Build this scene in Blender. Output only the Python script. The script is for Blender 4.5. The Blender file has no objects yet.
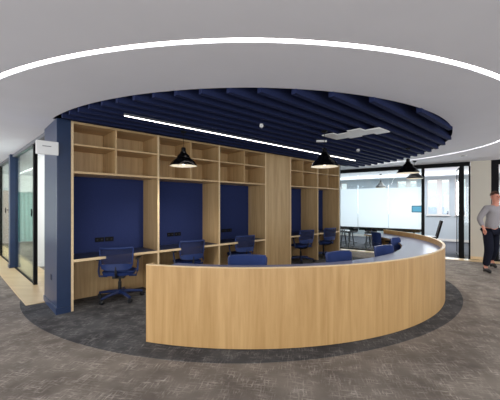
import bpy, bmesh, math, random
from mathutils import Vector, Matrix
random.seed(4)
sc = bpy.context.scene
COL = sc.collection
F, HY, CZ = 309.0, 204.7, 1.5          # focal length in px, horizon row, eye height

def lin(c):
    c = c / 255.0
    return c / 12.92 if c <= 0.04045 else ((c + 0.055) / 1.055) ** 2.4
def rgb(r, g, b): return (lin(r), lin(g), lin(b), 1.0)

# ---------------------------------------------------------------- materials
def mat(name, col, rough=0.5, metal=0.0, spec=0.5):
    m = bpy.data.materials.new(name); m.use_nodes = True
    b = m.node_tree.nodes['Principled BSDF']
    b.inputs['Base Color'].default_value = col
    b.inputs['Roughness'].default_value = rough
    b.inputs['Metallic'].default_value = metal
    b.inputs['Specular IOR Level'].default_value = spec
    return m
def nd(m, t, **kw):
    n = m.node_tree.nodes.new(t)
    for k, v in kw.items(): setattr(n, k, v)
    return n
def lk(m, a, b): m.node_tree.links.new(a, b)
def soft(name, col, rough=0.85, amt=0.12, scale=60, spec=0.3):
    m = mat(name, col, rough, 0, spec); b = m.node_tree.nodes['Principled BSDF']
    tc = nd(m, 'ShaderNodeTexCoord'); n = nd(m, 'ShaderNodeTexNoise'); n.inputs['Scale'].default_value = scale
    r = nd(m, 'ShaderNodeValToRGB')
    r.color_ramp.elements[0].position = .3; r.color_ramp.elements[1].position = .7
    r.color_ramp.elements[0].color = tuple(c * (1 - amt) for c in col[:3]) + (1,)
    r.color_ramp.elements[1].color = tuple(min(1, c * (1 + amt)) for c in col[:3]) + (1,)
    lk(m, tc.outputs['Object'], n.inputs['Vector']); lk(m, n.outputs['Fac'], r.inputs['Fac']); lk(m, r.outputs['Color'], b.inputs['Base Color'])
    return m
def wood(name, c1, c2, scale, rough=0.45, uv=False, rot=0.0):
    m = mat(name, c1, rough); b = m.node_tree.nodes['Principled BSDF']
    tc = nd(m, 'ShaderNodeTexCoord'); mp = nd(m, 'ShaderNodeMapping'); mp.inputs['Scale'].default_value = scale
    mp.inputs['Rotation'].default_value = (0, 0, rot)
    n1 = nd(m, 'ShaderNodeTexNoise'); n1.inputs['Scale'].default_value = 1.0; n1.inputs['Detail'].default_value = 6; n1.inputs['Roughness'].default_value = .6
    n1.inputs['Distortion'].default_value = 0.6
    mp2 = nd(m, 'ShaderNodeMapping'); mp2.inputs['Scale'].default_value = tuple(s * 0.22 for s in scale)
    n2 = nd(m, 'ShaderNodeTexNoise'); n2.inputs['Scale'].default_value = 1.0; n2.inputs['Detail'].default_value = 2; n2.inputs['Distortion'].default_value = 1.2
    ad = nd(m, 'ShaderNodeMath', operation='ADD'); mu = nd(m, 'ShaderNodeMath', operation='MULTIPLY'); mu.inputs[1].default_value = .5
    r = nd(m, 'ShaderNodeValToRGB')
    r.color_ramp.elements[0].position = .36; r.color_ramp.elements[1].position = .62
    r.color_ramp.elements[0].color = c2; r.color_ramp.elements[1].color = c1
    src = tc.outputs['UV' if uv else 'Object']
    lk(m, src, mp.inputs['Vector']); lk(m, src, mp2.inputs['Vector'])
    lk(m, mp.outputs['Vector'], n1.inputs['Vector']); lk(m, mp2.outputs['Vector'], n2.inputs['Vector'])
    lk(m, n1.outputs['Fac'], ad.inputs[0]); lk(m, n2.outputs['Fac'], ad.inputs[1]); lk(m, ad.outputs[0], mu.inputs[0])
    lk(m, mu.outputs[0], r.inputs['Fac']); lk(m, r.outputs['Color'], b.inputs['Base Color'])
    return m
def carpet(name, dark, light, streak, lo=.50, hi=.68):
    m = mat(name, dark, .95, 0, .15); b = m.node_tree.nodes['Principled BSDF']
    tc = nd(m, 'ShaderNodeTexCoord')
    outs = []
    for rot, sc_ in ((.18, (7, 60, 5)), (.18 + math.pi / 2, (9, 60, 5))):
        mp = nd(m, 'ShaderNodeMapping'); mp.inputs['Scale'].default_value = sc_; 
        mr = nd(m, 'ShaderNodeMapping'); mr.inputs['Rotation'].default_value = (0, 0, rot)
        n = nd(m, 'ShaderNodeTexNoise'); n.inputs['Scale'].default_value = 1; n.inputs['Detail'].default_value = 5; n.inputs['Roughness'].default_value = .65
        lk(m, tc.outputs['Object'], mr.inputs['Vector']); lk(m, mr.outputs['Vector'], mp.inputs['Vector']); lk(m, mp.outputs['Vector'], n.inputs['Vector'])
        outs.append(n.outputs['Fac'])
    mx = nd(m, 'ShaderNodeMath', operation='MAXIMUM'); lk(m, outs[0], mx.inputs[0]); lk(m, outs[1], mx.inputs[1])
    rs = nd(m, 'ShaderNodeMapRange'); rs.inputs[1].default_value = lo; rs.inputs[2].default_value = hi; lk(m, mx.outputs[0], rs.inputs[0])
    big = nd(m, 'ShaderNodeTexNoise'); big.inputs['Scale'].default_value = 2.2; big.inputs['Detail'].default_value = 3; lk(m, tc.outputs['Object'], big.inputs['Vector'])
    rb = nd(m, 'ShaderNodeMapRange'); rb.inputs[1].default_value = .35; rb.inputs[2].default_value = .68; lk(m, big.outputs['Fac'], rb.inputs[0])
    m1 = nd(m, 'ShaderNodeMixRGB'); m1.inputs[1].default_value = dark; m1.inputs[2].default_value = light; lk(m, rb.outputs[0], m1.inputs[0])
    fine = nd(m, 'ShaderNodeTexNoise'); fine.inputs['Scale'].default_value = 60; fine.inputs['Detail'].default_value = 4; lk(m, tc.outputs['Object'], fine.inputs['Vector'])
    cl = nd(m, 'ShaderNodeTexNoise'); cl.inputs['Scale'].default_value = 6; cl.inputs['Detail'].default_value = 3; lk(m, tc.outputs['Object'], cl.inputs['Vector'])
    cr = nd(m, 'ShaderNodeMapRange'); cr.inputs[1].default_value = .38; cr.inputs[2].default_value = .62; lk(m, cl.outputs['Fac'], cr.inputs[0])
    m0 = nd(m, 'ShaderNodeMath', operation='MULTIPLY'); lk(m, rs.outputs[0], m0.inputs[0]); lk(m, cr.outputs[0], m0.inputs[1])
    mm = nd(m, 'ShaderNodeMath', operation='MULTIPLY'); lk(m, m0.outputs[0], mm.inputs[0]); lk(m, fine.outputs['Fac'], mm.inputs[1])
    m2 = nd(m, 'ShaderNodeMixRGB'); m2.inputs[2].default_value = streak; lk(m, mm.outputs[0], m2.inputs[0]); lk(m, m1.outputs[0], m2.inputs[1])
    lk(m, m2.outputs[0], b.inputs['Base Color'])
    bp = nd(m, 'ShaderNodeBump'); bp.inputs['Strength'].default_value = .25; lk(m, fine.outputs['Fac'], bp.inputs['Height']); lk(m, bp.outputs[0], b.inputs['Normal'])
    return m
def emit(name, col, s):
    m = bpy.data.materials.new(name); m.use_nodes = True; nt = m.node_tree; nt.nodes.clear()
    e = nt.nodes.new('ShaderNodeEmission'); e.inputs[0].default_value = col; e.inputs[1].default_value = s
    o = nt.nodes.new('ShaderNodeOutputMaterial'); nt.links.new(e.outputs[0], o.inputs[0]); return m
def glass(name, tint, rough=0.0, refl=1.0):
    m = bpy.data.materials.new(name); m.use_nodes = True; nt = m.node_tree; nt.nodes.clear()
    t = nt.nodes.new('ShaderNodeBsdfTransparent'); t.inputs[0].default_value = tint
    g = nt.nodes.new('ShaderNodeBsdfGlossy'); g.inputs['Roughness'].default_value = rough
    fr = nt.nodes.new('ShaderNodeFresnel'); fr.inputs[0].default_value = 1.5
    mu = nt.nodes.new('ShaderNodeMath'); mu.operation = 'MULTIPLY'; mu.inputs[1].default_value = refl; mu.use_clamp = True
    mx = nt.nodes.new('ShaderNodeMixShader'); o = nt.nodes.new('ShaderNodeOutputMaterial')
    nt.links.new(fr.outputs[0], mu.inputs[0]); nt.links.new(mu.outputs[0], mx.inputs[0])
    nt.links.new(t.outputs[0], mx.inputs[1]); nt.links.new(g.outputs[0], mx.inputs[2]); nt.links.new(mx.outputs[0], o.inputs[0])
    return m
def frosted(name):
    m = bpy.data.materials.new(name); m.use_nodes = True; nt = m.node_tree; nt.nodes.clear()
    t = nt.nodes.new('ShaderNodeBsdfTranslucent'); t.inputs[0].default_value = (.93, .95, .97, 1)
    d = nt.nodes.new('ShaderNodeBsdfDiffuse'); d.inputs[0].default_value = (.84, .87, .89, 1)
    tr = nt.nodes.new('ShaderNodeBsdfTransparent'); tr.inputs[0].default_value = (.95, .98, 1, 1)
    a = nt.nodes.new('ShaderNodeMixShader'); a.inputs[0].default_value = .18
    c = nt.nodes.new('ShaderNodeMixShader'); c.inputs[0].default_value = .2
    o = nt.nodes.new('ShaderNodeOutputMaterial')
    nt.links.new(t.outputs[0], a.inputs[1]); nt.links.new(d.outputs[0], a.inputs[2])
    nt.links.new(a.outputs[0], c.inputs[1]); nt.links.new(tr.outputs[0], c.inputs[2]); nt.links.new(c.outputs[0], o.inputs[0])
    return m

OAK1, OAK2 = rgb(205, 174, 128), rgb(180, 146, 100)
M = dict(
    oak_v=wood('oak_vertical', OAK1, OAK2, (34, 34, 1.6)),
    oak_h=wood('oak_horizontal', rgb(214, 184, 140), rgb(190, 158, 112), (1.6, 34, 34)),
    oak_uv=wood('oak_curved', rgb(200, 161, 108), rgb(176, 137, 84), (20, 1.3, 1), uv=True),
    ply=soft('pale_plywood_edge', rgb(226, 200, 158), .5, .06, 30),
    oak_floor=wood('pale_wood_floor', rgb(214, 188, 146), rgb(200, 172, 128), (1.5, 14, 1), .4, rot=math.radians(-45)),
    navy=soft('navy_paint', rgb(42, 56, 84), .28, .05, 8),
    felt=soft('navy_felt', rgb(44, 54, 96), .95, .12, 120, .1),
    fin=soft('navy_acoustic_felt', rgb(37, 45, 78), .95, .15, 90, .1),
    soffit=mat('dark_navy_soffit', rgb(22, 28, 56), .95),
    lino=soft('navy_linoleum', rgb(92, 97, 126), .33, .05, 20),
    lino_dark=soft('dark_navy_desktop', rgb(38, 44, 66), .45, .05, 20),
    ceil=soft('white_plaster', rgb(226, 227, 233), .9, .015, 2),
    wallw=soft('white_wall_paint', rgb(222, 222, 220), .9, .01, 3),
    wallc=soft('cool_grey_wall_paint', rgb(186, 198, 206), .9, .01, 3),
    wallb=soft('warm_grey_wall_paint', rgb(206, 200, 186), .9, .01, 3),
    carpet=carpet('grey_brown_carpet', rgb(108, 100, 93), rgb(136, 128, 119), rgb(224, 214, 202)),
    carpetd=carpet('charcoal_carpet', rgb(62, 61, 63), rgb(82, 82, 83), rgb(170, 168, 166)),
    carpetm=soft('meeting_room_carpet', rgb(72, 74, 80), .95, .15, 40, .1),
    black=mat('black_metal', rgb(14, 15, 17), .6, 0, .15),
    gloss=mat('glossy_black_enamel', rgb(12, 12, 14), .18),
    white=mat('white_plastic', rgb(232, 232, 230), .5),
    whitein=mat('white_enamel', rgb(245, 240, 228), .5),
    grey=mat('grey_metal', rgb(120, 122, 126), .35, .6),
    hgrey=mat('dark_grey_header', rgb(92, 94, 98), .6),
    led=emit('white_led', (1, .98, .95, 1), 11.0),
    ledthin=emit('white_led_bar', (1, .93, .88, 1), 8.0),
    bulb=emit('warm_bulb', (1, .9, .74, 1), 9.0),
    glass=glass('clear_glass', (.94, .97, .96, 1), 0, 1.3),
    glassl=glass('greenish_glass', (.90, .96, .93, 1), 0.02, .7),
    film=frosted('frosted_film'),
    cblue=soft('blue_upholstery', rgb(34, 54, 108), .75, .1, 150, .3),
    cpad=soft('bright_blue_upholstery', rgb(46, 66, 122), .8, .08, 150, .3),
    cband=mat('blue_plastic', rgb(36, 56, 108), .45),
    cbase=mat('blue_painted_metal', rgb(32, 50, 96), .4),
    cdark=mat('black_plastic', rgb(18, 19, 24), .5),
    skin=mat('skin', rgb(205, 140, 118), .6),
    hairm=mat('short_brown_hair', rgb(92, 66, 54), .9),
    knit=soft('light_grey_knit', rgb(154, 150, 152), .95, .08, 90, .1),
    trous=soft('dark_navy_cloth', rgb(28, 30, 42), .9, .1, 60, .1),
    shoe=mat('black_leather', rgb(16, 15, 16), .4),
    eye=mat('dark_eye', rgb(30, 22, 20), .3),
    teal=soft('teal_curtain_cloth', rgb(96, 150, 140), .9, .1, 5),
    peach=soft('peach_wall', rgb(236, 186, 160), .9, .03, 3),
    bldg=soft('pale_facade', rgb(222, 232, 245), .8, .1, .5),
)
# chair mesh: partly see-through woven net
def netmat():
    m = mat('navy_chair_mesh', rgb(26, 38, 80), .8); nt = m.node_tree
    b = nt.nodes['Principled BSDF']; tr = nt.nodes.new('ShaderNodeBsdfTransparent')
    mx = nt.nodes.new('ShaderNodeMixShader'); mx.inputs[0].default_value = .74
    o = nt.nodes['Material Output']; nt.links.new(tr.outputs[0], mx.inputs[1]); nt.links.new(b.outputs[0], mx.inputs[2]); nt.links.new(mx.outputs[0], o.inputs[0])
    return m
M['net'] = netmat()
M['screen'] = emit('blue_screen', rgb(120, 200, 235), .8)

# ---------------------------------------------------------------- mesh helpers
class MB:
    def __init__(s): s.bm = bmesh.new(); s.uvs = {}
    def box(s, x0, x1, y0, y1, z0, z1, mtx=None):
        v = [s.bm.verts.new(Vector(p)) for p in ((x0,y0,z0),(x1,y0,z0),(x1,y1,z0),(x0,y1,z0),(x0,y0,z1),(x1,y0,z1),(x1,y1,z1),(x0,y1,z1))]
        if mtx is not None:
            for q in v: q.co = mtx @ q.co
        for f in ((0,3,2,1),(4,5,6,7),(0,1,5,4),(1,2,6,5),(2,3,7,6),(3,0,4,7)): s.bm.faces.new([v[i] for i in f])
        return s
    def prism(s, pts, z0, z1, caps=True):
        a = [s.bm.verts.new((p[0], p[1], z0)) for p in pts]; b = [s.bm.verts.new((p[0], p[1], z1)) for p in pts]; n = len(pts)
        for i in range(n): s.bm.faces.new((a[i], a[(i+1) % n], b[(i+1) % n], b[i]))
        if caps: s.bm.faces.new(list(reversed(a))); s.bm.faces.new(b)
        return s
    def lathe(s, prof, seg=28, c=(0,0,0), mtx=None):
        rings = []
        for r, z in prof:
            ring = []
            for i in range(seg):
                a = 2*math.pi*i/seg; p = Vector((c[0]+r*math.cos(a), c[1]+r*math.sin(a), c[2]+z))
                if mtx is not None: p = mtx @ p
                ring.append(s.bm.verts.new(p))
            rings.append(ring)
        for k in range(len(rings)-1):
            for i in range(seg): s.bm.faces.new((rings[k][i], rings[k][(i+1) % seg], rings[k+1][(i+1) % seg], rings[k+1][i]))
        for ring, rev in ((rings[0], True), (rings[-1], False)):
            s.bm.faces.new(list(reversed(ring)) if rev else ring)
        return s
    def tube(s, pts, rad, seg=8):
        pts = [Vector(p) for p in pts]; rings = []
        for i, p in enumerate(pts):
            d = (pts[min(i+1, len(pts)-1)] - pts[max(i-1, 0)]).normalized()
            up = Vector((0,0,1)) if abs(d.z) < .9 else Vector((1,0,0))
            a = d.cross(up).normalized(); b = a.cross(d)
            r = rad[i] if isinstance(rad, (list, tuple)) else rad
            rings.append([s.bm.verts.new(p + a*r*math.cos(2*math.pi*k/seg) + b*r*math.sin(2*math.pi*k/seg)) for k in range(seg)])
        for k in range(len(rings)-1):
            for i in range(seg): s.bm.faces.new((rings[k][i], rings[k][(i+1) % seg], rings[k+1][(i+1) % seg], rings[k+1][i]))
        s.bm.faces.new(list(reversed(rings[0]))); s.bm.faces.new(rings[-1])
        return s
    def build(s, name, m, parent=None, loc=None, rz=None, bevel=0, smooth=False):
        bmesh.ops.recalc_face_normals(s.bm, faces=s.bm.faces)
        me = bpy.data.meshes.new(name); s.bm.to_mesh(me); s.bm.free(); me.materials.append(m)
        o = bpy.data.objects.new(name, me); COL.objects.link(o)
        if parent: o.parent = parent
        if loc is not None: o.location = loc
        if rz is not None: o.rotation_euler = (0, 0, rz)
        if smooth:
            for p in me.polygons: p.use_smooth = True
            try: me.set_sharp_from_angle(angle=math.radians(40))
            except Exception: pass
        if bevel:
            b = o.modifiers.new('bevel', 'BEVEL'); b.width = bevel; b.segments = 2; b.limit_method = 'ANGLE'
        return o
def empty(name, loc=(0,0,0), rz=0):
    o = bpy.data.objects.new(name, None); COL.objects.link(o); o.location = loc; o.rotation_euler = (0,0,rz); o.empty_display_size = .1; return o
def tag(o, label=None, cat=None, group=None, kind=None):
    if label: o['label'] = label
    if cat: o['category'] = cat
    if group: o['group'] = group
    if kind: o['kind'] = kind
    return o
def struct(o): o['kind'] = 'structure'; return o
def copy_tree(o, parent=None):
    c = o.copy(); COL.objects.link(c)
    if parent: c.parent = parent
    for ch in list(o.children): copy_tree(ch, c)
    return c

# ---------------------------------------------------------------- frames of the place
U = Vector((.731, .682)); N = Vector((-.682, .731)); P0 = Vector((-2.50, 4.335)); ANG = math.atan2(.682, .731)
T0 = N.dot(P0)
def wl(s, t, z=0): p = P0 + U*s + N*t; return Vector((p.x, p.y, z))
A2 = Vector((3.12, 10.6)); W2 = Vector((.817, -.576)).normalized(); N2 = Vector((.576, .817)).normalized(); ANG2 = math.atan2(W2.y, W2.x)
def spx(px, off=0.0):          # where along the meeting-room wall line a sight line at column px lands
    k = (px - 250) / F; q = A2 + N2*off
    return (k*q.y - q.x) / (W2.x - k*W2.y)
def wall2(s, off=0, z=0): p = A2 + W2*s + N2*off; return Vector((p.x, p.y, z))
CEIL = 2.686
def sup(cx, cy, a, b, n, off=0.0, cnt=240, t0=0, t1=2*math.pi):
    out = []
    for i in range(cnt):
        th = t0 + (t1-t0)*i/(cnt if abs(t1-t0-2*math.pi) < 1e-6 else cnt-1)
        c, s = math.cos(th), math.sin(th)
        out.append(((cx + (a+off)*math.copysign(abs(c)**(2/n), c)), (cy + (b+off)*math.copysign(abs(s)**(2/n), s))))
    return out
CARP = (-.131, 6.633, 4.064, 3.715, 1.87); OCU = (-.03, 7.222, 3.983, 4.093, 1.95); RING = (-.015, 6.526, 4.756, 4.298, 1.87)

# room outline
OUT = [(-1.6,19.5),(-8,19.5),(-15,15),(-15,-5),(13,-5),(11.5,10.16)]
# ---------------------------------------------------------------- floor
b = MB(); b.prism(OUT, -.12, 0); struct(b.build('floor', M['carpet']))
b = MB(); b.prism(sup(*CARP), 0.0, .004); struct(b.build('floor', M['carpetd']))
# ---------------------------------------------------------------- ceiling with oval opening
def ray_out(c, d):
    best = 99
    n = len(OUT)
    for i in range(n):
        p, q = Vector(OUT[i]), Vector(OUT[(i+1) % n]); e = q-p
        den = d.x*e.y - d.y*e.x
        if abs(den) < 1e-9: continue
        w = p-c; t = (w.x*e.y - w.y*e.x)/den; u = (w.x*d.y - w.y*d.x)/den
        if t > 0 and -1e-6 <= u <= 1+1e-6: best = min(best, t)
    return c + d*best
cnt = 240
oc = sup(*OCU, cnt=cnt); ri = sup(*RING, off=-.03, cnt=cnt); ro = sup(*RING, off=.03, cnt=cnt)
ctr = Vector((0, 7)); outer = [ray_out(ctr, (Vector(p)-ctr).normalized()) for p in ro]
bm_ = MB(); B = bm_.bm
def strip(L1, L2, z1, z2):
    a = [B.verts.new((p[0], p[1], z1)) for p in L1]; c = [B.verts.new((p[0], p[1], z2)) for p in L2]
    for i in range(len(a)):
        j = (i+1) % len(a); B.faces.new((a[i], a[j], c[j], c[i]))
strip(oc, ri, CEIL, CEIL); strip(ro, outer, CEIL, CEIL); strip(ri, ri, CEIL, CEIL+.02); strip(ro, ro, CEIL, CEIL+.02); strip(ri, ro, CEIL+.02, CEIL+.02)
CUT = range(64, 144)
for i in CUT: B.faces.new([B.verts.new((q[0], q[1], CEIL)) for q in (ri[i], ri[i+1], ro[i+1], ro[i])])
# plaster behind the booths closes the rear half of the oval
def tval(p): return N.dot(Vector(p)) - T0
rear = [p for p in sup(*OCU, off=.0, cnt=720) if tval(p) > .08]
ang0 = Vector((0, 8.5)); rear.sort(key=lambda p: math.atan2(p[1]-8.6, p[0]+1.2))
rv = [B.verts.new((p[0], p[1], CEIL)) for p in rear]; B.faces.new(rv)
co = bm_.build('ceiling', M['ceil']); struct(co)
# recess walls and soffit
b = MB(); B = b.bm
strip(oc, oc, CEIL, CEIL+.36)
struct(b.build('trim_1', M['soffit']))
b = MB(); b.prism(sup(*OCU, off=.01), CEIL+.36, CEIL+.40); struct(b.build('ceiling', M['soffit']))
# LED ring
b = MB(); B = b.bm
LA, LB = sup(*RING, off=-.013), sup(*RING, off=.013)
for i in range(240):
    if i in CUT: continue
    j = (i+1) % 240; B.faces.new([B.verts.new((q[0], q[1], CEIL+.014)) for q in (LA[i], LA[j], LB[j], LB[i])])
o = b.build('ring_light', M['led']); tag(o, 'huge continuous white light line set in the ceiling around the navy oval', 'light')

# ---------------------------------------------------------------- acoustic baffles
def chord(t_abs, shrink):
    ts = []
    pts = sup(*OCU, off=-shrink, cnt=1440)
    for i in range(len(pts)):
        p, q = Vector(pts[i]), Vector(pts[(i+1) % len(pts)])
        a, c = N.dot(p)-t_abs, N.dot(q)-t_abs
        if a*c <= 0 and a != c: ts.append(U.dot(p + (q-p)*(a/(a-c))))
    return (min(ts), max(ts)) if len(ts) >= 2 else None
FB = 2.64
k = 0
while True:
    t = 1.363 + .218*k; k += 1
    if t > T0 - .12: break
    ch = chord(t, .015)
    if not ch or ch[1]-ch[0] < .4: continue
    b = MB(); b.box(ch[0]-(ch[0]+ch[1])/2, ch[1]-(ch[0]+ch[1])/2, -.03, .03, 0, CEIL+.36-FB)
    p = U*((ch[0]+ch[1])/2)/U.length_squared + N*t/N.length_squared
    o = b.build('ceiling_baffle', M['fin'], loc=(p.x, p.y, FB), rz=ANG)
    tag(o, 'long navy felt baffle hanging in the oval ceiling opening', 'baffle', 'navy ceiling baffles in the oval opening')

# slim linear light under the baffles
b = MB(); s0 = U.dot(Vector((-1.616, 3.90))); s1 = U.dot(Vector((2.66, 7.78))); tl = 3.88
p = U*((s0+s1)/2) + N*tl; L = (s1-s0)
t = empty('linear_light', (p.x, p.y, FB-.035), ANG); tag(t, 'slim straight white light bar fixed under the navy baffles', 'light')
b = MB(); b.box(-L/2, L/2, -.012, .012, .006, .035); b.build('housing', M['grey'], t)
b = MB(); b.box(-L/2+.005, L/2-.005, -.010, .010, 0, .006); b.build('diffuser', M['ledthin'], t)

# ceiling unit of staggered pale panels seen between the baffles
d = F*(FB-CZ)/(HY-133.5); X = (356-250)/F*d
t = empty('air_conditioning_unit', (X, d, FB-.018), ANG); tag(t, 'white ceiling air unit showing in steps between the navy baffles', 'air unit')
tc_ = N.dot(Vector((X, d)))
first = (tc_-1.363)/.218
for j in range(-2, 2):
    tt = (math.floor(first)+j+.5)*.218+1.363 - tc_
    off = (-.06, .10, .0, .12)[j+2]
    b = MB(); b.box(-.20-off, .20-off*.6, tt-.108, tt+.108, 0, .017); b.build('panel', M['white'], t, bevel=.004)

# small fittings
def dropper(px, py, lab, w=.05, h=.05):
    d = F*(FB-h-CZ)/(HY-py); X = (px-250)/F*d
    t = empty('smoke_detector', (X, d, FB-h)); tag(t, lab, 'detector')
    b = MB(); b.lathe([(w*.5, 0), (w, .01), (w, h*.6), (w*.8, h)], 16); b.build('housing', M['white'], t, smooth=True)
    b = MB(); b.lathe([(w*.2, -.012), (w*.3, 0.0)], 12); b.build('sensor', M['grey'], t)
dropper(261.5, 127.5, 'small white detector hanging under the baffles above the oak column', .027, .05)
dropper(358, 151.5, 'tiny white detector under the baffles near the right end of the light bar', .035, .05)
d = F*(CEIL-CZ)/(HY-155.5); X = (463-250)/F*d
t = empty('downlight', (X, d, CEIL-.012)); tag(t, 'small round recessed downlight with dark centre in the white ceiling', 'light')
b = MB(); b.lathe([(.07, 0), (.075, .006), (.075, .012)], 20); b.build('rim', M['white'], t)
b = MB(); b.lathe([(.05, -.003), (.05, .001)], 20); b.build('lens', M['hgrey'], t)

# ---------------------------------------------------------------- booths
ZSB, ZMID, ZTOP, ZDK, DEP = 1.945, 2.34, 2.675, .727, .59
edges = [-.01, 1.285, 2.575, 3.915]; edges2 = [4.77, 5.92, 7.03]
TH = .03
def booth(s0, s1, mid, lab, right_panel):
    w = s1-s0; p = wl(s0, 0); t = empty('study_booth', (p.x, p.y, 0), ANG); tag(t, lab, 'booth', 'oak study booths along the navy pillar')
    MB().box(0, TH, 0, DEP+.02, 0, ZTOP).build('side_panel', M['oak_v'], t)
    MB().box(-.001, TH+.001, -.006, -.0005, 0, ZTOP).build('edge_strip', M['ply'], t)
    xr = w
    if right_panel:
        MB().box(w-TH, w, 0, DEP+.02, 0, ZTOP).build('side_panel', M['oak_v'], t)
        MB().box(w-TH-.001, w+.001, -.006, -.0005, 0, ZTOP).build('edge_strip', M['ply'], t); xr = w-TH
    x0 = TH+.001; x1 = xr-.001
    MB().box(x0, x1, DEP-.02, DEP, .0, ZDK-.04).build('lower_back_panel', M['oak_v'], t)
    MB().box(x0, x1, DEP-.02, DEP, ZSB+.03, ZTOP-.03).build('shelf_back_panel', M['oak_v'], t)
    MB().box(x0, x1, DEP-.035, DEP, ZDK+.001, ZSB-.001).build('acoustic_panel', M['felt'], t)
    MB().box(x0, x1, 0, DEP-.02, ZSB, ZSB+.03).build('shelf', M['oak_h'], t)
    MB().box(x0, x1, .001, DEP-.02, ZMID, ZMID+.024).build('shelf', M['oak_h'], t)
    MB().box(x0, x1, 0, DEP, ZTOP-.03, ZTOP).build('top_panel', M['oak_h'], t)
    for z0, z1 in ((ZSB+.031, ZMID-.001), (ZMID+.025, ZTOP-.031)):
        MB().box(mid-.011, mid+.011, .002, DEP-.021, z0, z1).build('divider', M['oak_v'], t)
    wt = MB().box(x0, x1, .0, DEP-.036, ZDK-.004, ZDK).build('desktop', M['lino_dark'], t)
    MB().box(x0, x1, -.002, DEP-.04, ZDK-.038, ZDK-.0045).build('board', M['oak_h'], wt)
    MB().box(x0, x1, -.006, -.002, ZDK-.038, ZDK).build('edge_strip', M['ply'], wt)
    cx = w*.42
    for i in (0, 1):
        sk = MB().box(cx+i*.155-.07, cx+i*.155+.07, DEP-.047, DEP-.0355, .885, .96).build('power_socket', M['black'], t, bevel=.004)
        for q in (-.035, .035):
            MB().box(cx+i*.155+q-.012, cx+i*.155+q+.012, DEP-.05, DEP-.0471, .91, .935).build('outlet', M['cdark'], sk)
    return t
booth(edges[0], edges[1], .618, 'leftmost oak study booth, nearest the navy pillar, with pigeonholes above', False)
booth(edges[1], edges[2], .66, 'second oak study booth from the navy pillar, behind the left pendant lamp', False)
booth(edges[2], edges[3], .69, 'third oak study booth, directly left of the wide blank oak column', True)
booth(edges2[0], edges2[1], .52, 'narrow oak study booth directly right of the wide blank oak column', False)
booth(edges2[1], edges2[2], .52, 'farthest oak study booth, at the right end beside the glass meeting room', True)
# blank oak column between booths
p = wl(3.916, 0); t = empty('oak_column', (p.x, p.y, 0), ANG); tag(t, 'wide blank oak clad column between the third and fourth booths', 'column')
MB().box(0, .853, -.004, DEP, .04, ZTOP).build('cladding', M['oak_v'], t)
MB().box(0, .853, .01, DEP, 0, .04).build('plinth', M['oak_h'], t)
# end post
p = wl(7.032, 0); t = empty('end_post', (p.x, p.y, 0), ANG); tag(t, 'thin grey metal end post at the right end of the booths', 'post')
MB().box(0, .05, -.006, DEP+.02, 0, ZTOP).build('post', M['grey'], t)
# navy header above booths and navy spine behind
b = MB(); b.box(-.0, 7.09, .015, .075, ZTOP+.001, CEIL+.355); p = wl(0, 0); struct(b.build('trim_2', M['soffit'], loc=(p.x, p.y, 0), rz=ANG))
b = MB(); b.box(-.0, 7.08, DEP+.022, DEP+.10, 0, CEIL-.002); struct(b.build('wall_booth', M['wallw'], loc=(p.x, p.y, 0), rz=ANG))
# navy pillar
p = wl(-.185, -.012); t = empty('navy_pillar', (p.x, p.y, 0), ANG); tag(t, 'navy painted square pillar at the left end of the booths', 'pillar')
MB().box(0, .173, 0, .86, 0, CEIL-.003).build('body', M['navy'], t, bevel=.006)
MB().box(-.012, .17, -.014, .87, 0, .09).build('skirting', M['navy'], t, bevel=.004)
MB().box(-.008, -.0005, .30, .38, .42, .50).build('wall_plate', M['lino_dark'], t, bevel=.003)

# exit sign box
p = wl(-.165, -.05); t = empty('sign_box', (p.x, p.y, 2.165), ANG); tag(t, 'white rectangular sign box projecting from the top of the navy pillar', 'sign')
MB().box(-.26, -.005, 0, .035, 0, .18).build('case', M['white'], t, bevel=.006)
MB().box(-.19, -.09, -.0025, -.0005, .105, .115).build('slot', M['grey'], t)
MB().box(-.006, .0, -.001, .036, .04, .16).build('bracket', M['grey'], t)

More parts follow.
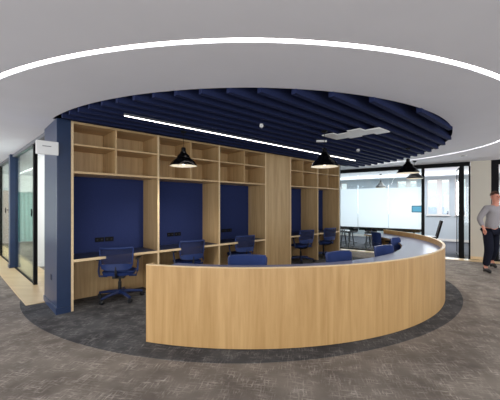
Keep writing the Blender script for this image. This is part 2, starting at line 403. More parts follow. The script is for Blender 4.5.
# ---------------------------------------------------------------- task chairs
def make_chair():
    t = empty('task_chair')
    b = MB()
    for i in range(5):
        a = 2*math.pi*i/5 + math.pi/2
        dx, dy = math.cos(a), math.sin(a)
        b.tube([(dx*.03, dy*.03, .115), (dx*.17, dy*.17, .105), (dx*.345, dy*.345, .08)], [.032, .025, .018], 8)
    b.lathe([(.045, .08), (.05, .10), (.045, .14), (.03, .15)], 16)
    b.build('star_base', M['cbase'], t, smooth=True)
    for i in range(5):
        a = 2*math.pi*i/5 + math.pi/2
        mt = Matrix.Translation((math.cos(a)*.345, math.sin(a)*.345, .032)) @ Matrix.Rotation(a+.5, 4, 'Z') @ Matrix.Rotation(math.pi/2, 4, 'X')
        b = MB(); b.lathe([(.028, -.028), (.032, -.022), (.032, -.006), (.012, -.005), (.012, .005), (.032, .006), (.032, .022), (.028, .028)], 14, mtx=mt)
        b.tube([(math.cos(a)*.345, math.sin(a)*.345, .04), (math.cos(a)*.345, math.sin(a)*.345, .075)], .01, 6)
        b.build('caster', M['cdark'], t, smooth=True)
    b = MB(); b.lathe([(.026, .14), (.026, .27), (.018, .271), (.018, .339)], 14); b.build('gas_lift', M['cdark'], t, smooth=True)
    b = MB(); b.box(-.09, .09, -.12, .10, .34, .384); b.tube([(0, -.1, .385), (0, -.24, .39), (0, -.29, .45), (0, -.295, .56)], [.022, .022, .02, .018], 8)
    b.build('tilt_mechanism', M['cdark'], t, bevel=.006)
    # seat cushion: rounded and slightly dished
    b = MB(); B = b.bm; n = 14; top = []; bot = []
    def seat_pt(u, v):
        e = 3.2
        r = (abs(u)**e + abs(v)**e)**(1/e) if (u or v) else 0
        m = max(abs(u), abs(v)); k_ = m/r if r else 1
        return u*k_*.245, v*k_*.235 + .0, m
    for i in range(n+1):
        rt, rb = [], []
        for j in range(n+1):
            u, v = -1+2*i/n, -1+2*j/n; x, y, m = seat_pt(u, v)
            z =   .470 - .012*(1-u*u)*(1-v*v) - (.028*max(0, v-.5)**2*4*.25) - .022*m**8
            rt.append(B.verts.new((x, y, z))); rb.append(B.verts.new((x*.94, y*.94,   .385 + .018*m**4)))
        top.append(rt); bot.append(rb)
    for i in range(n):
        for j in range(n):
            B.faces.new((top[i][j], top[i+1][j], top[i+1][j+1], top[i][j+1])); B.faces.new((bot[i][j], bot[i][j+1], bot[i+1][j+1], bot[i+1][j]))
    ed = [(i, 0) for i in range(n)] + [(n, j) for j in range(n)] + [(i, n) for i in range(n, 0, -1)] + [(0, j) for j in range(n, 0, -1)]
    for q in range(len(ed)):
        a_, c_ = ed[q], ed[(q+1) % len(ed)]
        B.faces.new((top[a_[0]][a_[1]], top[c_[0]][c_[1]], bot[c_[0]][c_[1]], bot[a_[0]][a_[1]]))
    b.build('seat', M['cblue'], t, smooth=True)
    # curved backrest
    def bp(u, z, off=0):                      # u -1..1 ; the back wraps forward at its sides
        w = .215 + .03*(z-.48)/.36
        x = w*math.sin(u*1.0)/math.sin(1.0); y = -.285 - .05*(z-.5) + .075*(1-math.cos(u*1.0))/(1-math.cos(1.0)) - off
        return (x, y, z)
    def sheet(z0, z1, th, nu=16, nz=6, ushr=1.0, rnd=0):
        b = MB(); B = b.bm; f, g = [], []
        for j in range(nz+1):
            z = z0+(z1-z0)*j/nz; a1, a2 = [], []
            for i in range(nu+1):
                u = (-1+2*i/nu)*ushr; zz = z
                if rnd: zz = z0+(z1-z0)*(j/nz) - rnd*(abs(u)**5)*(1 if j/nz > .5 else -1)*abs(2*j/nz-1)
                a1.append(B.verts.new(bp(u, zz, 0))); a2.append(B.verts.new(bp(u, zz, th)))
            f.append(a1); g.append(a2)
        for j in range(nz):
            for i in range(nu):
                B.faces.new((f[j][i], f[j][i+1], f[j+1][i+1], f[j+1][i])); B.faces.new((g[j][i], g[j+1][i], g[j+1][i+1], g[j][i+1]))
        for i in range(nu):
            B.faces.new((f[0][i], g[0][i], g[0][i+1], f[0][i+1])); B.faces.new((f[nz][i], f[nz][i+1], g[nz][i+1], g[nz][i]))
        for j in range(nz):
            B.faces.new((f[j][0], f[j+1][0], g[j+1][0], g[j][0])); B.faces.new((f[j][nu], g[j][nu], g[j+1][nu], f[j+1][nu]))
        return b
    bk = sheet(.505, .60, .02, rnd=.02).build('backrest', M['cband'], t, smooth=True)
    sheet(.60, .835, .008, ushr=.97).build('mesh_panel', M['net'], bk, smooth=True)
    b = MB()
    pts = [bp(-1, .56, .01)] + [bp(-1, .56+.26*i/6, .01) for i in range(1, 6)] + [bp(-.98, .822, .01)] + [bp(-.9+1.8*i/12, .838, .01) for i in range(13)] + [bp(.98, .822, .01)] + [bp(1, .82-.26*i/6, .01) for i in range(1, 7)]
    b.tube(pts, .013, 8); b.build('rim', M['cband'], bk, smooth=True)
    for sx in (-1, 1):
        b = MB(); b.tube([(sx*.16, -.10, .385), (sx*.27, -.12, .39), (sx*.285, -.11, .46), (sx*.285, -.05, .635)], [.018, .018, .016, .014], 8)
        a = b.build('armrest', M['cbase'], t, smooth=True)
        MB().box(sx*.285-.03, sx*.285+.03, -.15, .08, .635, .655).build('arm_pad', M['cdark'], a, bevel=.008)
    return t
chairs = []
proto = make_chair()
CG = 'blue mesh back task chairs'
def put_chair(x, y, rz, label, z=.004):
    o = proto if not chairs else copy_tree(proto)
    o.location = (x, y, z); o.rotation_euler = (0, 0, rz); tag(o, label, 'chair', CG); chairs.append(o); return o
def wchair(s, t, drz, lab): p = wl(s, t); put_chair(p.x, p.y, ANG+drz, lab)
wchair(.72, .16, -.55, 'blue task chair at the leftmost booth desk, whole star base visible')
wchair(1.98, .20, -.15, 'blue task chair at the second booth, lower half hidden by the curved desk')
wchair(3.30, .22, -.15, 'blue task chair at the third booth, left of the blank oak column')
wchair(5.42, .18, -.22, 'blue task chair at the booth just right of the blank oak column')
wchair(6.48, .18, -.15, 'blue task chair at the farthest booth beside the glass room')

# ---------------------------------------------------------------- curved desk
DC = Vector((-.01, 6.95)); RO, RI = 3.77, 3.12; Z0, Z1, ZS = .0, .852, .752
a0, a1 = math.radians(-107.6), math.radians(17.5)
t = empty('curved_desk', (DC.x, DC.y, 0)); t.scale = (.982, 1, 1); tag(t, 'long curved oak reception desk with a dark blue worktop in the middle', 'desk')
def arc_wall(r0, r1, z0, z1, th0=a0, th1=a1, n=120, uv=False):
    b = MB(); B = b.bm; uvl = B.loops.layers.uv.new('UVMap') if uv else None; R_ = []
    for i in range(n+1):
        th = th0+(th1-th0)*i/n; c, s = math.cos(th), math.sin(th)
        R_.append([B.verts.new((r*c, r*s, z)) for r, z in ((r0, z0), (r1, z0), (r1, z1), (r0, z1))])
    for i in range(n):
        for k_ in range(4):
            f = B.faces.new((R_[i][k_], R_[i+1][k_], R_[i+1][(k_+1) % 4], R_[i][(k_+1) % 4]))
            if uv:
                for l, (ii, kk) in zip(f.loops, ((i, k_), (i+1, k_), (i+1, (k_+1) % 4), (i, (k_+1) % 4))):
                    l[uvl].uv = ((th0+(th1-th0)*ii/n)*r1, (z0, z0, z1, z1)[kk])
    B.faces.new(R_[0]); B.faces.new(list(reversed(R_[-1])))
    return b
fa = arc_wall(RO-.035, RO, .012, Z1-.008, uv=True).build('fascia', M['oak_uv'], t)
arc_wall(RO-.036, RO+.001, Z1-.008, Z1).build('rim', M['ply'], fa)
arc_wall(RO-.06, RO-.036, .004, .03).build('plinth', M['black'], t)
wt = arc_wall(RI, RO-.036, ZS-.004, ZS).build('worktop', M['lino'], t)
arc_wall(RI, RO-.037, ZS-.032, ZS-.0045).build('board', M['oak_h'], wt)
for th, sg in ((a0, 1), (a1, -1)):
    b = MB(); b.box(RO-.11, RO-.036, 0, sg*.03, .004, Z1-.002) if sg > 0 else b.box(RO-.16, RO-.0605, -.03, 0, .004, ZS-.033)
    ep = b.build('end_panel', M['oak_v'], t); ep.rotation_euler = (0, 0, th)
def dchair(deg, r, drz, lab):
    a = math.radians(deg); p = DC + Vector((math.cos(a), math.sin(a)))*r
    o = put_chair(p.x, p.y, a - math.pi/2 + drz, lab)
    for c in o.children_recursive:
        if c.name.startswith('mesh_panel'):
            c.data = c.data.copy(); c.data.materials[0] = M['cpad']
RC = 2.97+.27
dchair(-90.4, RC, .0, 'blue task chair tucked under the front of the curved desk, leftmost of that row')
dchair(-65, RC-.03, .12, 'blue task chair behind the curved desk, between the left and middle of the row')
dchair(-45.5, RC-.03, -.2, 'blue task chair at the right bend of the curved desk, nearer of the close pair')
dchair(-20.5, RC-.03, -.40, 'blue task chair at the right bend of the curved desk, farther of the close pair')
dchair(8.0, RC+.06, -.1, 'blue task chair seen edge on near the far end of the curved desk')

# ---------------------------------------------------------------- pendants
def make_pendant():
    t = empty('pendant_lamp')
    b = MB(); B = b.bm
    prof = [(.026, .285), (.034, .278), (.036, .225), (.048, .218), (.052, .195), (.070, .178), (.090, .158), (.103, .135), (.112, .115), (.125, .105), (.150, .088), (.178, .058), (.198, .028), (.206, .008), (.210, .0)]
    inn = [(.204, .0), (.19, .026), (.17, .054), (.143, .083), (.118, .10), (.104, .112), (.094, .135), (.07, .165), (.04, .18)]
    seg = 36
    def ring(r, z): return [B.verts.new((r*math.cos(2*math.pi*i/seg), r*math.sin(2*math.pi*i/seg), z)) for i in range(seg)]
    rr = [ring(r, z) for r, z in prof]
    for a_, c_ in zip(rr, rr[1:]):
        for i in range(seg): B.faces.new((a_[i], a_[(i+1) % seg], c_[(i+1) % seg], c_[i]))
    B.faces.new(rr[0])
    b.build('shade', M['gloss'], t, smooth=True)
    b = MB(); B = b.bm; rr = [[B.verts.new((r*math.cos(2*math.pi*i/seg), r*math.sin(2*math.pi*i/seg), z)) for i in range(seg)] for r, z in [(.2095, -.002)]+inn]
    for a_, c_ in zip(rr, rr[1:]):
        for i in range(seg): B.faces.new((a_[i], a_[(i+1) % seg], c_[(i+1) % seg], c_[i]))
    B.faces.new(rr[-1]); b.build('inner_reflector', M['whitein'], t, smooth=True)
    b = MB(); b.lathe([(.012, .17), (.03, .12), (.05, .085), (.055, .06), (.045, .035), (.015, .022)], 16); b.build('bulb', M['bulb'], t, smooth=True)
    
    b = MB(); b.tube([(0, 0, .26), (0, 0, 2.62-2.11)], .0035, 6); b.build('cord', M['black'], t)
    b = MB(); b.lathe([(.03, .48), (.045, .5), (.045, .515)], 16); b.build('ceiling_rose', M['black'], t)
    return t
pp = None
def pendant(px, d, zr, lab, sc_=1.0):
    global pp
    o = pp if pp is None else copy_tree(pp)
    if o is None: pp = o = make_pendant()
    o.location = ((px-250)/F*d, d, zr); tag(o, lab, 'lamp', 'black bell shaped pendant lamps')
    for c in list(o.children):      # the cord reaches the baffles from each hanging height
        if c.name.startswith('cord') or c.name.startswith('ceiling_rose'):
            top = (FB if d < 9 and px != 414.6 else CEIL-.001) - zr
            if c.name.startswith('cord'):
                c.data = c.data.copy()
                for v in c.data.vertices:
                    if v.co.z > .3: v.co.z = top
            else: c.location.z = top - .515
    l = bpy.data.lights.new('pendant_light', 'SPOT'); l.energy = 60; l.spot_size = math.radians(150); l.spot_blend = .8; l.shadow_soft_size = .05; l.color = (1, .93, .84)
    lo = bpy.data.objects.new('pendant_light', l); COL.objects.link(lo); lo.location = (o.location.x, o.location.y, zr-.01)
    return o
pendant(183.5, 4.78, 1.5+.60, 'black pendant lamp hanging before the second booth, leftmost lamp')
pendant(324.5, 4.75, 1.5+.585, 'black pendant lamp hanging before the farthest booths, under the light bar')
pendant(408, 6.2, 1.5+.635, 'black pendant lamp hanging over the right bend of the curved desk')
pendant(414.6, 8.4, 1.5+.71, 'black pendant lamp half hidden behind the rightmost large lamp')
pendant(380.8, 11.9, 1.5+.65, 'small black pendant lamp seen through the meeting room glass')
# mounting bar above the second pendant
d = F*(FB-.03-CZ)/(HY-142); X = (321.5-250)/F*d
MB_ = MB().box(-.09, .09, -.02, .02, 0, .03).build('mounting_bar', M['white'], loc=(X, d, FB-.03)); tag(MB_, 'short white mounting bar under the baffles above the second pendant', 'bracket')

# ---------------------------------------------------------------- right: meeting room
TOPF = 2.57
s_l = -2.2; s_post = spx(423); s_dl = spx(461.5); s_dr = spx(470); s_w1 = spx(491); s_w2 = spx(512)
def seg2(name, s0, s1, o0, o1, z0, z1, m, parent=None, **k):
    b = MB(); b.box(s0, s1, o0, o1, z0, z1)
    if parent: return b.build(name, m, parent, **k)
    return b.build(name, m, loc=(A2.x, A2.y, 0), rz=ANG2, **k)
t = empty('glass_partition', (A2.x, A2.y, 0), ANG2); tag(t, 'glass meeting room partition with frosted band and black frame', 'partition')
seg2('top_rail', s_l, s_dr, -.03, .03, TOPF, CEIL-.001, M['black'], t)
seg2('bottom_rail', s_l, s_post, -.02, .02, .0, .035, M['black'], t)
seg2('post', s_post-.04, s_post+.04, -.035, .035, .0, TOPF, M['black'], t)
seg2('post', s_dl-.045, s_dl+.06, -.035, .05, .0, TOPF, M['black'], t)
seg2('post', s_dr-.03, s_dr+.01, -.03, .03, .0, TOPF, M['black'], t)
js = [s_l, spx(358), spx(388.5), s_post-.04]
for i in range(3):
    g = seg2('glass_pane', js[i]+.004, js[i+1]-.004, -.006, .006, .035, TOPF, M['glass'], t)
    seg2('frosted_film', js[i]+.006, js[i+1]-.006, -.0085, -.0065, .765, 2.03, M['film'], g)
g = seg2('glass_pane', s_dl+.06, s_dr-.03, -.006, .006, .0, TOPF, M['glass'], t)
# booking panel
t = empty('booking_panel', tuple(wall2(spx(417.5), -.03, 1.27)), ANG2); tag(t, 'small blue room booking screen fixed on the frosted glass', 'screen')
MB().box(-.155, .155, 0, .02, 0, .20).build('casing', M['black'], t, bevel=.006)
MB().box(-.135, .135, -.003, -.0005, .02, .18).build('display', M['screen'], t)
# open glass door
hp = wall2(s_dl-.05, .05); dl = .95
t = empty('door_1', tuple(hp), ANG2 + math.radians(95)); tag(t, kind='structure')
MB().box(0, .05, -.015, .015, .01, TOPF-.02).build('stile', M['black'], t)
MB().box(dl-.025, dl, -.012, .012, .01, TOPF-.02).build('stile', M['black'], t)
MB().box(.05, dl-.025, -.02, .02, TOPF-.05, TOPF-.02).build('rail', M['black'], t)
MB().box(.05, dl-.025, -.02, .02, .01, .06).build('rail', M['black'], t)
MB().box(.05, dl-.025, -.005, .005, .06, TOPF-.05).build('glass_pane', M['glass'], t)
MB().box(dl-.07, dl-.05, -.07, -.05, .85, 1.25).build('door_handle', M['grey'], t, bevel=.004)
# timber threshold
o = seg2('trim_3', s_l, spx(530), -.42, -.10, 0, .012, M['oak_floor']); struct(o)
o = seg2('trim_4', s_l, spx(530), -.10, .10, 0, .010, M['black']); struct(o)
# carpet of the meeting room
o = seg2('floor', s_l, spx(530), .10, 4.6, 0, .004, M['carpetm']); struct(o)
# wall stub right of the door
o = seg2('wall_right', s_dr+.012, s_w1, -.05, .12, 0, CEIL-.001, M['wallb']); struct(o)
o = seg2('baseboard_right', s_dr+.012, s_w1, -.062, -.051, 0.012, .09, M['ply']); struct(o)
# second frame at the picture's right edge
t = empty('window_1', (A2.x, A2.y, 0), ANG2); struct(t)
seg2('window_frame', s_w1+.002, s_w1+.16, -.05, .08, .0, TOPF+.0, M['black'], t)
seg2('window_frame', s_w1+.002, s_w2+1.5, -.05, .08, TOPF+.001, CEIL-.001, M['black'], t)
seg2('window_frame', s_w1+.16, s_w2+1.5, -.03, .03, .0, .05, M['black'], t)
seg2('window_pane', s_w1+.16, s_w2+1.5, -.006, .006, .05, TOPF, M['glass'], t)
# back wall of the meeting room with windows
DB = 4.53; ZW0, ZW1 = 1.07, 2.56
def sb(px): return spx(px, DB)
wins = [(sb(330), sb(347)), (sb(397), sb(417)), (sb(427), sb(449.5)), (sb(455), sb(466)), (sb(474), sb(490))]
x = s_l-6
segs = []
for w0, w1 in wins:
    segs.append((x, w0)); x = w1
segs.append((x, spx(540, DB)))
b = MB()
for q0, q1 in segs: b.box(q0, q1, DB, DB+.15, 0, CEIL-.002)
for w0, w1 in wins: b.box(w0, w1, DB, DB+.15, 0, ZW0); b.box(w0, w1, DB, DB+.15, ZW1, CEIL-.002)
struct(b.build('wall_back', M['wallc'], loc=(A2.x, A2.y, 0), rz=ANG2))
b = MB(); b.box(s_l, spx(540, DB), DB-.015, DB-.001, .004, .10); struct(b.build('baseboard_back', M['wallw'], loc=(A2.x, A2.y, 0), rz=ANG2))
for i, (w0, w1) in enumerate(wins):
    t = empty('window_%d' % (i+2), tuple(wall2((w0+w1)/2, DB+.05)), ANG2); struct(t); h = (w1-w0)/2
    b = MB(); f_ = .035
    b.box(-h, -h+f_, 0, .06, ZW0, ZW1); b.box(h-f_, h, 0, .06, ZW0, ZW1); b.box(-h+f_, h-f_, 0, .06, ZW0, ZW0+f_); b.box(-h+f_, h-f_, 0, .06, ZW1-f_, ZW1)
    if h > .35: mx_ = h*.12; b.box(mx_-.09, mx_+.09, 0, .06, ZW0+f_, ZW1-f_)
    b.build('window_frame', M['white'], t)
    MB().box(-h+f_, h-f_, .02, .03, ZW0+f_, ZW1-f_).build('window_pane', M['glass'], t)
    MB().box(-h-.03, h+.03, -.12, .0, ZW0-.03, ZW0).build('window_sill', M['white'], t)
# neighbouring pale facade outside
t = empty('office_building', tuple(wall2(3, DB+14)), ANG2); tag(t, 'pale office facade outside the meeting room windows', 'building')
MB().box(-14, 14, 0, 1, -6, 1.3).build('wall', M['bldg'], t)
for i in range(9):
    MB().box(-12+i*2.8, -10.7+i*2.8, -.05, -.005, .0, 1.0).build('window', M['lino'], t)
# right side room
o = seg2('wall_side', spx(540), spx(540)+.1, .15, DB, 0, CEIL-.002, M['peach']); struct(o)
# furniture inside the meeting room
def mtable(s0, s1, off, lab):
    sc0 = (s0+s1)/2; p = wall2(sc0, off); t = empty('meeting_table', (p.x, p.y, .004), ANG2); tag(t, lab, 'table')
    h = (s1-s0)/2
    MB().box(-h, h, -.4, .4, .645, .748).build('tabletop', M['black'], t, bevel=.006)
    for q in (-h+.2, h-.2):
        b = MB(); b.tube([(q, -.32, .0), (q, -.05, .69)], .022, 8); b.tube([(q, .32, .0), (q, .05, .69)], .022, 8); b.tube([(q, -.3, .03), (q, .3, .03)], .015, 8)
        b.build('leg', M['hgrey'], t)
mtable(spx(338, .55), spx(357, .55), .55, 'dark meeting table behind the glass nearest the booths')
mtable(spx(362, .55), spx(421, .5), .55, 'long dark meeting table behind the middle of the frosted glass')
# high backed leather chair
def lounge(px, off, rz, lab, first=None):
    q = wall2(spx(px, off), off)
    if first is not None:
        t = copy_tree(first); t.location = (q.x, q.y, .004); t.rotation_euler = (0,0,rz); tag(t, lab, 'chair', 'dark meeting room chairs'); return t
    t = empty('meeting_chair', (q.x, q.y, .004), rz); tag(t, lab, 'chair', 'dark meeting room chairs')
    MB().box(-.23, .23, -.22, .24, .42, .49).build('seat', M['cdark'], t, bevel=.025)
    mt = Matrix.Translation((0, -.22, .45)) @ Matrix.Rotation(math.radians(14), 4, 'X')
    b = MB(); b.box(-.22, .22, -.025, .025, 0, .56, mt); b.build('backrest', mat('dark_brown_leather', rgb(22, 15, 13), .95, 0, .1), t, bevel=.02)
    for a_ in range(4):
        c_, s_ = math.cos(a_*math.pi/2+.78), math.sin(a_*math.pi/2+.78)
        b = MB(); b.tube([(0, 0, .10), (c_*.32, s_*.32, .02)], [.02, .014], 8); b.build('leg', M['grey'], t)
    MB().lathe([(.025, .09), (.025, .42)], 12).build('stem', M['grey'], t)
    return t
c1 = lounge(428.5, .95, ANG2+1.75, 'dark high backed chair visible through the open meeting room doorway')
lounge(349, 1.6, ANG2+2.6, 'dark chair behind the glass nearest the booths', c1)
lounge(371, 1.6, ANG2+3.4, 'dark chair at the far side of the long meeting table, left one', c1)
lounge(393, 1.6, ANG2+2.9, 'dark chair at the far side of the long meeting table, right one', c1)

# ---------------------------------------------------------------- left: glass partition
G0 = Vector((-4.0, 5.76)); DL = Vector((-.7071, .7071)); ANGL = math.atan2(DL.y, DL.x)      # local x runs away along the corridor, local y points to the corridor
def segl(name, s0, s1, o0, o1, z0, z1, m, parent=None, **k):
    b = MB(); b.box(s0, s1, o0, o1, z0, z1)
    if parent: return b.build(name, m, parent, **k)
    return b.build(name, m, loc=(G0.x, G0.y, 0), rz=ANGL, **k)
TL = 2.62
t = empty('glass_partition', (G0.x, G0.y, 0), ANGL); tag(t, 'clear glass office partition with black end frame and navy post on the left', 'partition')
segl('end_frame', -.03, .06, -.03, .03, 0, TL, M['black'], t)
segl('glass_pane', .06, 2.2, -.006, .006, .03, TL, M['glassl'], t)
segl('bottom_rail', .06, 2.2, -.02, .02, .012, .03, M['black'], t)
segl('glass_pane', 2.5, 4.6, -.006, .006, .03, TL, M['glassl'], t)
segl('bottom_rail', 2.5, 4.6, -.02, .02, .012, .03, M['black'], t)
segl('end_frame', 4.6, 4.68, -.03, .03, 0, TL, M['black'], t)
segl('glass_pane', 4.68, 8, -.006, .006, .03, TL, M['glassl'], t)
for s_ in (.11, 3.4):
    h = segl('door_handle', s_, s_+.025, .03, .05, 1.28, 1.42, M['black'], t, bevel=.006)
    segl('bracket', s_+.01, s_+.025, .006, .03, 1.34, 1.38, M['grey'], h)
t = empty('navy_post', (G0.x, G0.y, 0), ANGL); tag(t, 'slim navy square post standing within the left glass partition', 'post')
segl('shaft', 2.2, 2.42, -.06, .10, 0, CEIL-.002, M['navy'], t, bevel=.004)
segl('skirting', 2.19, 2.43, .101, .115, 0, .09, M['navy'], t)
o = segl('trim_5', -1.38, 9, -.05, .05, TL+.001, CEIL-.001, M['hgrey']); struct(o)
# wood strip under the glass, cut square at the near end
b = MB()
e0 = Vector((-3.32, 4.575)); e1 = Vector((-3.02, 4.76))
poly = [(-3.32, 4.575), (-2.95, 4.90), (-2.95, 5.30), (-8.9, 11.25), (-9.45, 10.705)]
b.prism(poly, 0, .012); struct(b.build('trim_6', M['oak_floor']))
# room behind it
def wp(px, t_abs):
    k_ = (px-250)/F; Y = t_abs/(-.682*k_+.731); return Vector((k_*Y, Y))
q = wp(33.5, 8.94); s_q = U.dot(q - P0); tq = 8.94-T0
b = MB(); b.box(0, 5.5, 0, .12, 0, CEIL-.002); p = wl(s_q, tq); struct(b.build('wall_left', M['wallw'], loc=(p.x, p.y, 0), rz=ANG))
b = MB(); b.box(0, 5.5, -.015, -.001, .0, .1); struct(b.build('baseboard_left', M['wallw'], loc=(p.x, p.y, 0), rz=ANG))
q = wp(28, 15.2); s_q = U.dot(q-P0); p = wl(s_q, 15.2-T0)
b = MB(); wx0, wx1, wz0, wz1 = -1.5, -.55, .95, 2.2
b.box(-7, wx0, 0, .12, 0, CEIL-.002); b.box(wx1, 6, 0, .12, 0, CEIL-.002); b.box(wx0, wx1, 0, .12, 0, wz0); b.box(wx0, wx1, 0, .12, wz1, CEIL-.002)
struct(b.build('wall_far', M['wallw'], loc=(p.x, p.y, 0), rz=ANG))
t = empty('window_7', (p.x, p.y, 0), ANG); struct(t)
b = MB(); b.box(wx0, wx0+.05, .02, .08, wz0, wz1); b.box(wx1-.05, wx1, .02, .08, wz0, wz1); b.box(wx0+.05, wx1-.05, .02, .08, wz0, wz0+.05); b.box(wx0+.05, wx1-.05, .02, .08, wz1-.05, wz1); b.build('window_frame', M['white'], t)
MB().box(wx0+.05, wx1-.05, .04, .05, wz0+.05, wz1-.05).build('window_pane', M['glass'], t)
# curtain
b = MB(); B = b.bm; n = 40; r1_, r2_ = [], []
for i in range(n+1):
    xx = -.62+1.0*i/n; yy = -.1+.03*math.sin(i*1.1); r1_.append(B.verts.new((xx, yy, .05))); r2_.append(B.verts.new((xx*.92-.03, yy, 2.0)))
for i in range(n): B.faces.new((r1_[i], r1_[i+1], r2_[i+1], r2_[i]))
o = b.build('curtain', M['teal'], loc=(p.x, p.y, 0), rz=ANG, smooth=True); tag(o, 'grey green curtain hanging in the room behind the left glass', 'curtain')
# timber door in the far room
q2 = wp(3, 14.9); s_q2 = U.dot(q2-P0); p2 = wl(s_q2, 15.17-T0)
t = empty('door_2', (p2.x, p2.y, 0), ANG); struct(t)
MB().box(-.42, .42, -.06, -.02, 0, 2.05).build('door_leaf', wood('brown_door_wood', rgb(150, 98, 62), rgb(120, 76, 46), (30, 30, 1.5)), t)
MB().box(-.36, -.33, -.10, -.061, .95, 1.08).build('door_handle', M['grey'], t)

# ---------------------------------------------------------------- person
def skin_obj(name, V, E, m, parent=None, sub=2, root=0):
    me = bpy.data.meshes.new(name); me.from_pydata([v[0] for v in V], E, []); me.materials.append(m)
    o = bpy.data.objects.new(name, me); COL.objects.link(o)
    if parent: o.parent = parent
    o.modifiers.new('skin', 'SKIN')
    if not me.skin_vertices:
        bpy.context.view_layer.objects.active = o
        me_bm = bmesh.new(); me_bm.from_mesh(me); me_bm.verts.layers.skin.verify(); me_bm.to_mesh(me); me_bm.free()
    for i, v in enumerate(V):
        r = v[1]; me.skin_vertices[0].data[i].radius = r if isinstance(r, tuple) else (r, r)
        me.skin_vertices[0].data[i].use_root = (i == root)
    o.modifiers['skin'].use_smooth_shade = True
    s = o.modifiers.new('sub', 'SUBSURF'); s.levels = sub; s.render_levels = sub
    return o
PX, PY = 5.39, 6.90
per = empty('person', (PX, PY, 0)); tag(per, 'person in light grey jumper and dark trousers walking along the right wall', 'person')
# joints, local; -y is towards the camera
J = dict(pel=(0, .02, .94), waist=(.01, .0, 1.07), chest=(.04, -.02, 1.27), uch=(.05, -.02, 1.40), neck=(.05, -.04, 1.50), jaw=(.045, -.065, 1.585), head=(.045, -.06, 1.68), crown=(.045, -.05, 1.745),
         shL=(-.125, -.02, 1.42), elL=(-.29, -.02, 1.19), wrL=(-.30, -.17, .985),
         shR=(.225, -.0, 1.42), elR=(.35, .05, 1.17), wrR=(.37, -.10, .95),
         hipL=(-.085, .0, .90), knL=(-.12, -.09, .50), anL=(-.15, -.02, .10), toL=(-.185, -.20, .045),
         hipR=(.10, .03, .90), knR=(.20, .16, .50), anR=(.33, .42, .17), toR=(.31, .27, .055))
body = skin_obj('body', [(J['pel'], (.13, .10)), (J['waist'], (.12, .09)), (J['chest'], (.14, .10)), (J['uch'], (.10, .08)), (J['neck'], .055), (J['jaw'], (.068, .075)), (J['head'], (.082, .098)), (J['crown'], (.06, .07)),
    (J['shL'], .055), (J['elL'], .042), (J['wrL'], .028), (J['shR'], .055), (J['elR'], .042), (J['wrR'], .028),
    (J['hipL'], .085), (J['knL'], .055), (J['anL'], .038), (J['toL'], (.035, .03)), (J['hipR'], .085), (J['knR'], .055), (J['anR'], .038), (J['toR'], (.035, .03))],
    [(0,1),(1,2),(2,3),(3,4),(4,5),(5,6),(6,7),(3,8),(8,9),(9,10),(3,11),(11,12),(12,13),(0,14),(14,15),(15,16),(16,17),(0,18),(18,19),(19,20),(20,21)], M['skin'], per)
skin_obj('sweater', [((0, .02, .93), (.165, .125)), (J['waist'], (.165, .125)), (J['chest'], (.175, .125)), (J['uch'], (.12, .095)), ((.05, -.035, 1.475), .07),
    (J['shL'], .08), (J['elL'], .062), ((-.30, -.145, 1.02), .045), (J['shR'], .08), (J['elR'], .062), ((.368, -.08, .98), .045)],
    [(0,1),(1,2),(2,3),(3,4),(3,5),(5,6),(6,7),(3,8),(8,9),(9,10)], M['knit'], per)
skin_obj('trousers', [((0, .02, .95), (.125, .10)), (J['hipL'], .108), (J['knL'], .09), ((-.148, -.025, .13), .070), (J['hipR'], .108), (J['knR'], .09), ((.322, .405, .20), .062)],
    [(0,1),(1,2),(2,3),(0,4),(4,5),(5,6)], M['trous'], per)
for a_, t_ in (('anL', 'toL'), ('anR', 'toR')):
    a3, t3 = Vector(J[a_]), Vector(J[t_]); heel = a3 + (a3-t3)*.22; heel.z = t3.z
    mid = a3.lerp(t3, .55); mid.z = t3.z + (.02 if a_ == 'anL' else .05)
    skin_obj('shoe', [(tuple(heel + Vector((0,0,.01))), .045), (tuple(mid), .05), (tuple(t3+(t3-a3)*.12), .034), (tuple(a3.lerp(heel, .3)+Vector((0,0,.01))), .044)], [(0,1),(1,2),(0,3)], M['shoe'], per)
# hands: palm and five fingers, grown from the wrist
for sgn, wr, el in ((-1, 'wrL', 'elL'), (1, 'wrR', 'elR')):
    w = Vector(J[wr]); d_ = (w-Vector(J[el])).normalized(); side = Vector((0, 1, 0)).cross(d_).normalized()*sgn; acr = d_.cross(Vector((1, 0, 0))).normalized()
    V = [(tuple(w-d_*.03), .026), (tuple(w+d_*.045), (.034, .018))]; E = [(0, 1)]
    for f_ in range(4):
        base = w + d_*.085 + acr*(-.03+.02*f_); ln = (.062, .074, .070, .055)[f_]
        i0 = len(V); V += [(tuple(base), .0105), (tuple(base+d_*ln*.5-side*.006), .009), (tuple(base+d_*ln-side*.022), .0075)]; E += [(1, i0), (i0, i0+1), (i0+1, i0+2)]
    i0 = len(V); tb = w + d_*.035 - acr*.035; V += [(tuple(tb), .012), (tuple(tb+d_*.03-acr*.022), .0105), (tuple(tb+d_*.06-acr*.028), .009)]; E += [(1, i0), (i0, i0+1), (i0+1, i0+2)]
    skin_obj('hand', V, E, M['skin'], per, 1)
hd = Vector(J['head'])
def blob(name, c, r, m, seg=16, cut=None):
    bm = bmesh.new(); bmesh.ops.create_uvsphere(bm, u_segments=seg*2, v_segments=seg, radius=1)
    if cut: bmesh.ops.delete(bm, geom=[v for v in bm.verts if cut(v.co)], context='VERTS')
    for v in bm.verts: v.co = Vector((v.co.x*r[0], v.co.y*r[1], v.co.z*r[2])) + c
    me = bpy.data.meshes.new(name); bm.to_mesh(me); bm.free(); me.materials.append(m)
    for p_ in me.polygons: p_.use_smooth = True
    o = bpy.data.objects.new(name, me); COL.objects.link(o); o.parent = per; return o
blob('hair', hd+Vector((0, .015, .022)), (.088, .103, .105), M['hairm'], 16, lambda c: c.z < -.1 or (c.y < -.35 and c.z < .72))
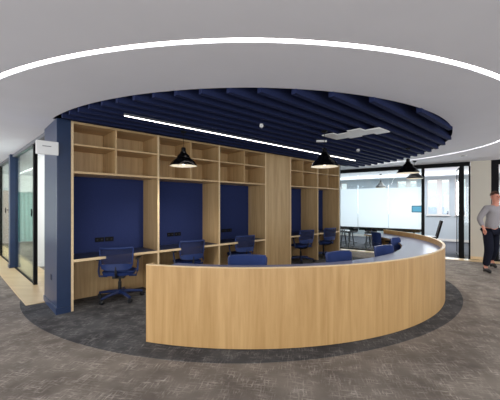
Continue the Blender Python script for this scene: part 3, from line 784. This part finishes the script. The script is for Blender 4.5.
for q in (-1, 1):
    blob('eye', hd+Vector((q*.03, -.088, .005)), (.012, .010, .008), M['eye'], 8)
    blob('ear', hd+Vector((q*.086, .01, -.01)), (.012, .022, .034), M['skin'], 8)
blob('nose', hd+Vector((0, -.102, -.025)), (.015, .02, .026), M['skin'], 8)
blob('mouth', hd+Vector((0, -.092, -.065)), (.025, .010, .006), mat('lips', rgb(160, 90, 80), .5), 8)

# ---------------------------------------------------------------- lights
def area(name, loc, rot, sx, sy, power, col=(1, 1, 1)):
    l = bpy.data.lights.new(name, 'AREA'); l.shape = 'RECTANGLE'; l.size = sx; l.size_y = sy; l.energy = power; l.color = col
    o = bpy.data.objects.new(name, l); COL.objects.link(o); o.location = loc; o.rotation_euler = rot; return o
area('corridor_fill', (-2.5, -2.4, 2.6), (0, 0, 0), 9, 1.2, 150, (1, .97, .93))  # added overhead fill behind the camera, no known fitting
area('corridor_fill', (6.5, .5, 2.6), (0, 0, 0), 3, 6, 80, (1, .96, .92))  # second added overhead fill, out of view on the right
area('office_wall_fill', (-5.4, 11.6, 1.7), (math.radians(90), 0, math.radians(75)), 1.6, 2.0, 260, (.97, 1, .98))  # added fill hidden behind the booths to brighten the far office wall
area('office_light', (-6.6, 9.4, 2.62), (0, 0, math.radians(45)), .10, 5, 150, (.97, 1, .98))
mc = wall2(2.6, 2.4, 2.62); area('meeting_room_fill', tuple(mc), (0, 0, ANG2), 4, 1.5, 100, (.93, .97, 1))  # added fill that brightens the meeting room and its frosted film
wc = wall2(1.2, DB-.25, 1.75); area('window_daylight', tuple(wc), (math.radians(-90), 0, ANG2), 6, 1.3, 250, (.88, .94, 1))
area('side_fill', (-9.5, 3.2, 1.5), (math.radians(90), 0, math.radians(-90)), 5, 2.2, 260, (.95, .95, 1))  # added light with no known window; brightens the pillar's left face
area('passage_fill', (-3.4, 7.3, 1.7), (math.radians(90), 0, math.radians(80)), 1.0, 1.8, 38, (1, 1, 1))  # added lamp tucked behind the booths to lift the white wall
area('rear_fill', (0, -4.8, 1.5), (math.radians(90), 0, 0), 20, 2.6, 420, (.97, .98, 1))  # added frontal fill behind the camera, imitating a row of windows
area('rear_up_fill', (0, -2.0, .7), (math.radians(165), 0, 0), 10, 2.0, 45, (.96, .98, 1))  # unseen fill aimed upward, added to brighten the near ceiling
area('side_up_fill', (8.2, 3.0, .7), (math.radians(180), 0, 0), 1.5, 5.0, 175, (.97, .97, 1))  # added fill out of view, lifts the right side of the ceiling
area('side_up_fill', (-8.5, 2.0, .7), (math.radians(180), 0, 0), 1.5, 5.0, 175, (.97, .97, 1))  # same kind of added ceiling fill, out of view on the left
w = bpy.data.worlds.new('world'); sc.world = w; w.use_nodes = True; nt = w.node_tree
bg = nt.nodes['Background']; bg.inputs[0].default_value = (.86, .93, 1, 1); bg.inputs[1].default_value = 1.35

# ---------------------------------------------------------------- camera
cam = bpy.data.cameras.new('camera'); co_ = bpy.data.objects.new('camera', cam); COL.objects.link(co_)
co_.location = (0, 0, CZ); co_.rotation_euler = (math.pi/2, 0, 0)
cam.sensor_width = 36; cam.lens = F/500*36; cam.sensor_fit = 'HORIZONTAL'; cam.shift_y = (HY-200)/500; cam.clip_start = .05
sc.camera = co_
sc.view_settings.view_transform = 'Standard'
